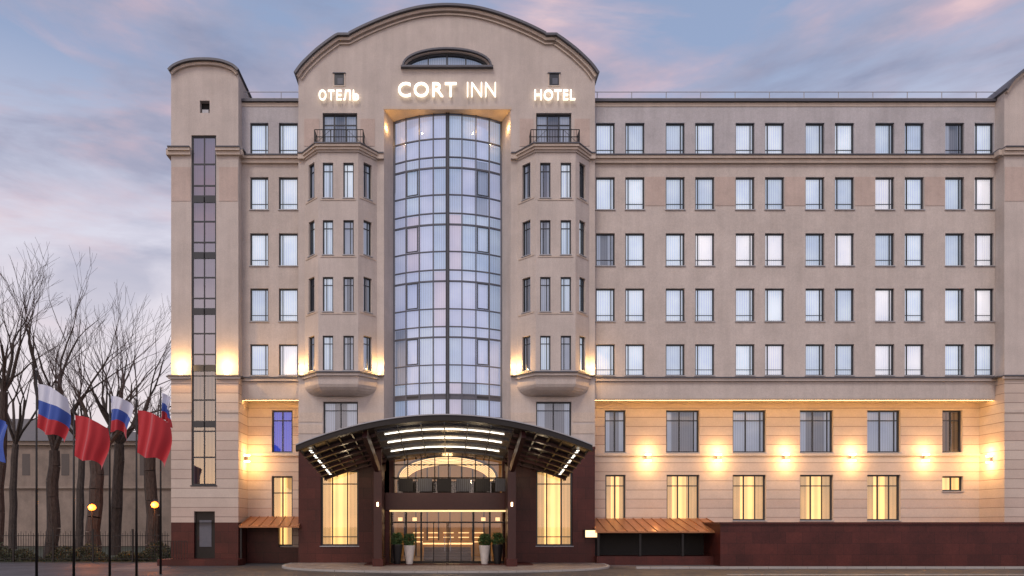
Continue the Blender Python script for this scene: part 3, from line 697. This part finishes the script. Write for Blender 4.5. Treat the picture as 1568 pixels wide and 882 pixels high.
# ------------------------------------------------ bare trees
def bark():
    m,nt,b=newmat('bark'); setc(b,(.05,.038,.032),.95)
    nt.links.new(ramp(nt,noise(nt,objco(nt,(6,6,1.5)),2,6,.7),[(.3,(.022,.016,.014)),(.7,(.085,.065,.055))]),b.inputs['Base Color']); bump(nt,b,noise(nt,objco(nt,(8,8,2)),3,6,.7),.8,.05)
bark(); plain('twigs',(.085,.066,.066),.9)
def bare_tree(px,Y,top,trunk_r,fork,seed,lean=0,spread=1.0,pollard=False,dens=.55,maxlv=5,k=5):
    rnd=random.Random(seed); t=MB(); x0=X(px,Y); ht=Z(top,Y); fz=Z(fork,Y)
    def grow(p,d,L,r,lv):
        n=3 if lv<3 else 2; m='bark' if r>.05 else 'twigs'
        for s in range(n):
            d2=(d+Vector((rnd.gauss(0,.13),rnd.gauss(0,.13),rnd.gauss(.04,.08)))).normalized(); q=p+d2*L/n; r2=r*.84
            t.bar(m,p,q,r,6 if lv<2 else (4 if lv<4 else 3),r2); p,d,r=q,d2,r2
            if lv<maxlv and s<n-1 and rnd.random()<dens: br(p,d,L,r,lv)
        if lv<maxlv:
            for _ in range(2 if lv<5 else 3): br(p,d,L,r,lv,.35)
    def br(p,d,L,r,lv,a=.7):
        ax=d.orthogonal().normalized(); ax.rotate(Matrix.Rotation(rnd.uniform(0,6.28),3,d)); 
        d2=d.copy(); d2.rotate(Matrix.Rotation(rnd.uniform(a*.5,a*1.2)*spread,3,ax)); d2.z+=.12; d2.normalize()
        grow(p,d2,L*rnd.uniform(.60,.82),max(.010,r*rnd.uniform(.45,.7)),lv+1)
    p=Vector((x0,Y,-.1)); r=trunk_r; n=7
    for s in range(n):
        q=p+Vector((lean*.12+rnd.gauss(0,.06),rnd.gauss(0,.06),(fz+.1)/n)); r2=trunk_r*(1-.035*s)*(1+rnd.uniform(-.05,.07))
        t.bar('bark',p,q,r,9,r2); p,r=q,r2
    for i in range(k):
        an=6.28*i/k+rnd.uniform(-.4,.4); s=rnd.uniform(.2,.6)*spread
        grow(p,Vector((math.cos(an)*s+lean*.2,math.sin(an)*s,1)).normalized(),(ht-fz)*rnd.uniform(.30,.37),trunk_r*rnd.uniform(.38,.55),1)
    t.build('bare_tree',parts=False)
bare_tree(-8,6,375,.34,600,1,.5)
bare_tree(76,9,380,.44,690,2,.2)
bare_tree(143,7,480,.50,705,3,0,.9,True)
bare_tree(176,13,440,.44,680,4,.1)
bare_tree(237,9,590,.48,700,5,-.3,.7,True)
bare_tree(120,24,520,.35,680,8,.2,dens=.35)
bare_tree(20,26,470,.35,680,12,.2,dens=.35)
# ------------------------------------------------ street lamps
plain('lamp_orange',(1,.5,.15),.5,em=(1,.20,.02),es=5)
for px,yy_ in((141,778),(237,774)):
    Y=4.2; x=X(px,Y); z=Z(yy_,Y); s=MB()
    s.lathe('dark_metal',(x,Y,0),[(.12,0),(.10,.25),(.05,.4),(.04,z-.25),(.10,z-.2),(.10,z-.16)],10)
    s.lathe('lamp_orange',(x,Y,z-.15),[(.05,0),(.18,.06),(.24,.19),(.18,.32),(.05,.40)],14); s.lathe('dark_metal',(x,Y,z+.26),[(.24,0),(.12,.06),(.02,.14)],10)
    e=s.build('street_lamp'); l=light('bulb','POINT',(x,Y-.45,z),190,(1,.27,.05),.15); l.parent=e
# ------------------------------------------------ flags
for n,c in(('flag_white',(.60,.62,.72)),('flag_blue',(.03,.08,.36)),('flag_red',(.42,.012,.02))):
    m,nt,b=newmat(n); setc(b,c,.7); b.inputs['Sheen Weight'].default_value=.3
def flag(px,top,ftop,fbot,w,kind,Y=-11):
    f=MB(); x=X(px,Y); zt_=Z(top,Y)
    f.bar('dark_metal',(x,Y,0),(x,Y,zt_),.055,8,.03); f.lathe('sill_metal',(x,Y,zt_),[(.02,0),(.06,.05),(.02,.12)],8)
    if kind:
        z1,z0=Z(ftop,Y),Z(fbot,Y); W=X(px+w,Y)-x; nu,nv=34,22; ph=random.uniform(0,6)
        def P(i,j):
            u,v=i/nu,j/nv; yy=.22*math.sin(u*8+ph+v*1.8)*(u**.6)+.05*math.sin(u*19+v*4)
            return (x+.05+W*u*(1-.10*v)+.07*math.sin(v*5+ph)*u,Y+yy,z1-(z1-z0)*(.80*v+.24*u*u+.05*math.sin(u*7+ph)*v))
        for j in range(nv):
            m={'tri':('flag_white','flag_blue','flag_red')[min(2,j*3//nv)],'red':'flag_red','blue':'flag_blue'}[kind]
            for i in range(nu): f.poly(m,[P(i,j+1),P(i+1,j+1),P(i+1,j),P(i,j)])
    o=f.build('flagpole_with_flag',parts=False)
    import bmesh
    bm=bmesh.new(); bm.from_mesh(o.data); bmesh.ops.remove_doubles(bm,verts=bm.verts,dist=.0004)
    for fc in bm.faces: fc.smooth=True
    bm.to_mesh(o.data); bm.free()
flag(56,568,588,676,45,'tri'); flag(113,615,636,716,48,'red'); flag(168,600,606,672,32,'tri',-9.5); flag(209,612,628,712,48,'red'); flag(-34,560,635,706,46,'blue'); flag(246,596,602,655,16,'tri',-8)
# ------------------------------------------------ planters
plain('vase_black',(.015,.015,.017),.3); plain('vase_white',(.62,.58,.54),.5); plain('leaves',(.05,.10,.03),.6,sc=12,var=.4)
for px,m,h in((608,'vase_black',1.05),(627,'vase_white',1.0),(742,'vase_white',1.0),(762,'vase_black',1.05)):
    Y=-2.2; x=X(px,Y); v=MB(); v.lathe(m,(x,Y,.15),[(.17,0),(.19,.1),(.26,h*.6),(.31,h*.95),(.31,h),(.26,h),(.25,h-.06)],20)
    for i in range(420):
        an=random.uniform(0,6.28); r=.38*math.sqrt(random.random()); hh=random.uniform(0,.6); rr=r*(1-.5*abs(hh-.25)/.4)
        c=Vector((x+rr*math.cos(an),Y+rr*math.sin(an),.15+h+hh)); a1=Vector((random.gauss(0,1),random.gauss(0,1),random.gauss(.3,1))).normalized()*.09; a2=a1.orthogonal().normalized()*.03
        v.poly('leaves',[c-a1,c+a2,c+a1,c-a2])
    v.build('planter')
# ------------------------------------------------ sky / sun
w=bpy.data.worlds.new('World'); scene.world=w; w.use_nodes=True; nt=w.node_tree; nt.nodes.clear()
out=N(nt,'ShaderNodeOutputWorld'); bg=N(nt,'ShaderNodeBackground')
tc=N(nt,'ShaderNodeTexCoord'); sp=N(nt,'ShaderNodeSeparateXYZ'); nt.links.new(tc.outputs['Generated'],sp.inputs[0])
base=ramp(nt,sp.outputs['Z'],[(0,(.84,.70,.72)),(.24,(.84,.76,.82)),(.36,(.70,.68,.80)),(.52,(.30,.38,.58)),(1,(.22,.28,.44))])
mp=N(nt,'ShaderNodeMapping'); mp.inputs['Scale'].default_value=(1.7,1.7,6.0); mp.inputs['Location'].default_value=(.6,.2,1.3); mp.inputs['Rotation'].default_value=(0,.15,0); nt.links.new(tc.outputs['Generated'],mp.inputs[0])
n1=N(nt,'ShaderNodeTexNoise'); n1.inputs['Scale'].default_value=1.7; n1.inputs['Detail'].default_value=10; n1.inputs['Roughness'].default_value=.58; n1.inputs['Distortion'].default_value=.5; nt.links.new(mp.outputs[0],n1.inputs['Vector'])
msk=ramp(nt,n1.outputs['Fac'],[(.40,(0,0,0)),(.56,(1,1,1))])
n2=N(nt,'ShaderNodeTexNoise'); n2.inputs['Scale'].default_value=2.4; n2.inputs['Detail'].default_value=8; n2.inputs['Roughness'].default_value=.55; nt.links.new(mp.outputs[0],n2.inputs['Vector'])
cl=ramp(nt,n2.outputs['Fac'],[(.36,(.27,.29,.43)),(.47,(.38,.37,.50)),(.58,(.60,.45,.53)),(.69,(.88,.60,.60))])
mx=N(nt,'ShaderNodeMix',data_type='RGBA'); nt.links.new(base,mx.inputs['A']); nt.links.new(cl,mx.inputs['B'])
fz=ramp(nt,sp.outputs['Z'],[(.18,(.08,.08,.08)),(.42,(.92,.92,.92))]); mm=mul(nt,msk,fz); nt.links.new(mm,mx.inputs['Factor'])
sky=N(nt,'ShaderNodeTexSky',sky_type='NISHITA'); sky.sun_disc=False; sky.sun_elevation=math.radians(4); sky.sun_rotation=math.radians(200); 
sc_=N(nt,'ShaderNodeMix',data_type='RGBA',blend_type='ADD'); sc_.inputs['Factor'].default_value=.03
nt.links.new(mx.outputs['Result'],sc_.inputs['A']); nt.links.new(sky.outputs[0],sc_.inputs['B'])
nt.links.new(sc_.outputs['Result'],bg.inputs['Color'])
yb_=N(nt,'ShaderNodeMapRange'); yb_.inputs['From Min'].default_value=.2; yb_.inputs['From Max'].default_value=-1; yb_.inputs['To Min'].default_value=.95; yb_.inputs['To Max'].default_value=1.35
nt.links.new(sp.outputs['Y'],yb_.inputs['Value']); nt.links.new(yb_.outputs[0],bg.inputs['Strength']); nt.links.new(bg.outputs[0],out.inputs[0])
sl=bpy.data.lights.new('sun','SUN'); sl.energy=1.6; sl.angle=math.radians(20); sl.color=(1,.90,.82); so=bpy.data.objects.new('sun',sl); so.rotation_euler=(math.radians(37),0,math.radians(-25)); scene.collection.objects.link(so)
# ------------------------------------------------ camera
cd=bpy.data.cameras.new('camera'); cam=bpy.data.objects.new('camera',cd); scene.collection.objects.link(cam)
cam.location=(0,-D,CZ); cam.rotation_euler=(math.radians(90),0,0); cd.sensor_width=36; cd.lens=S*D/1568*36; cd.clip_end=3000
cd.shift_x=(784-VX)/1568; cd.shift_y=(HY-441)/1568
scene.camera=cam
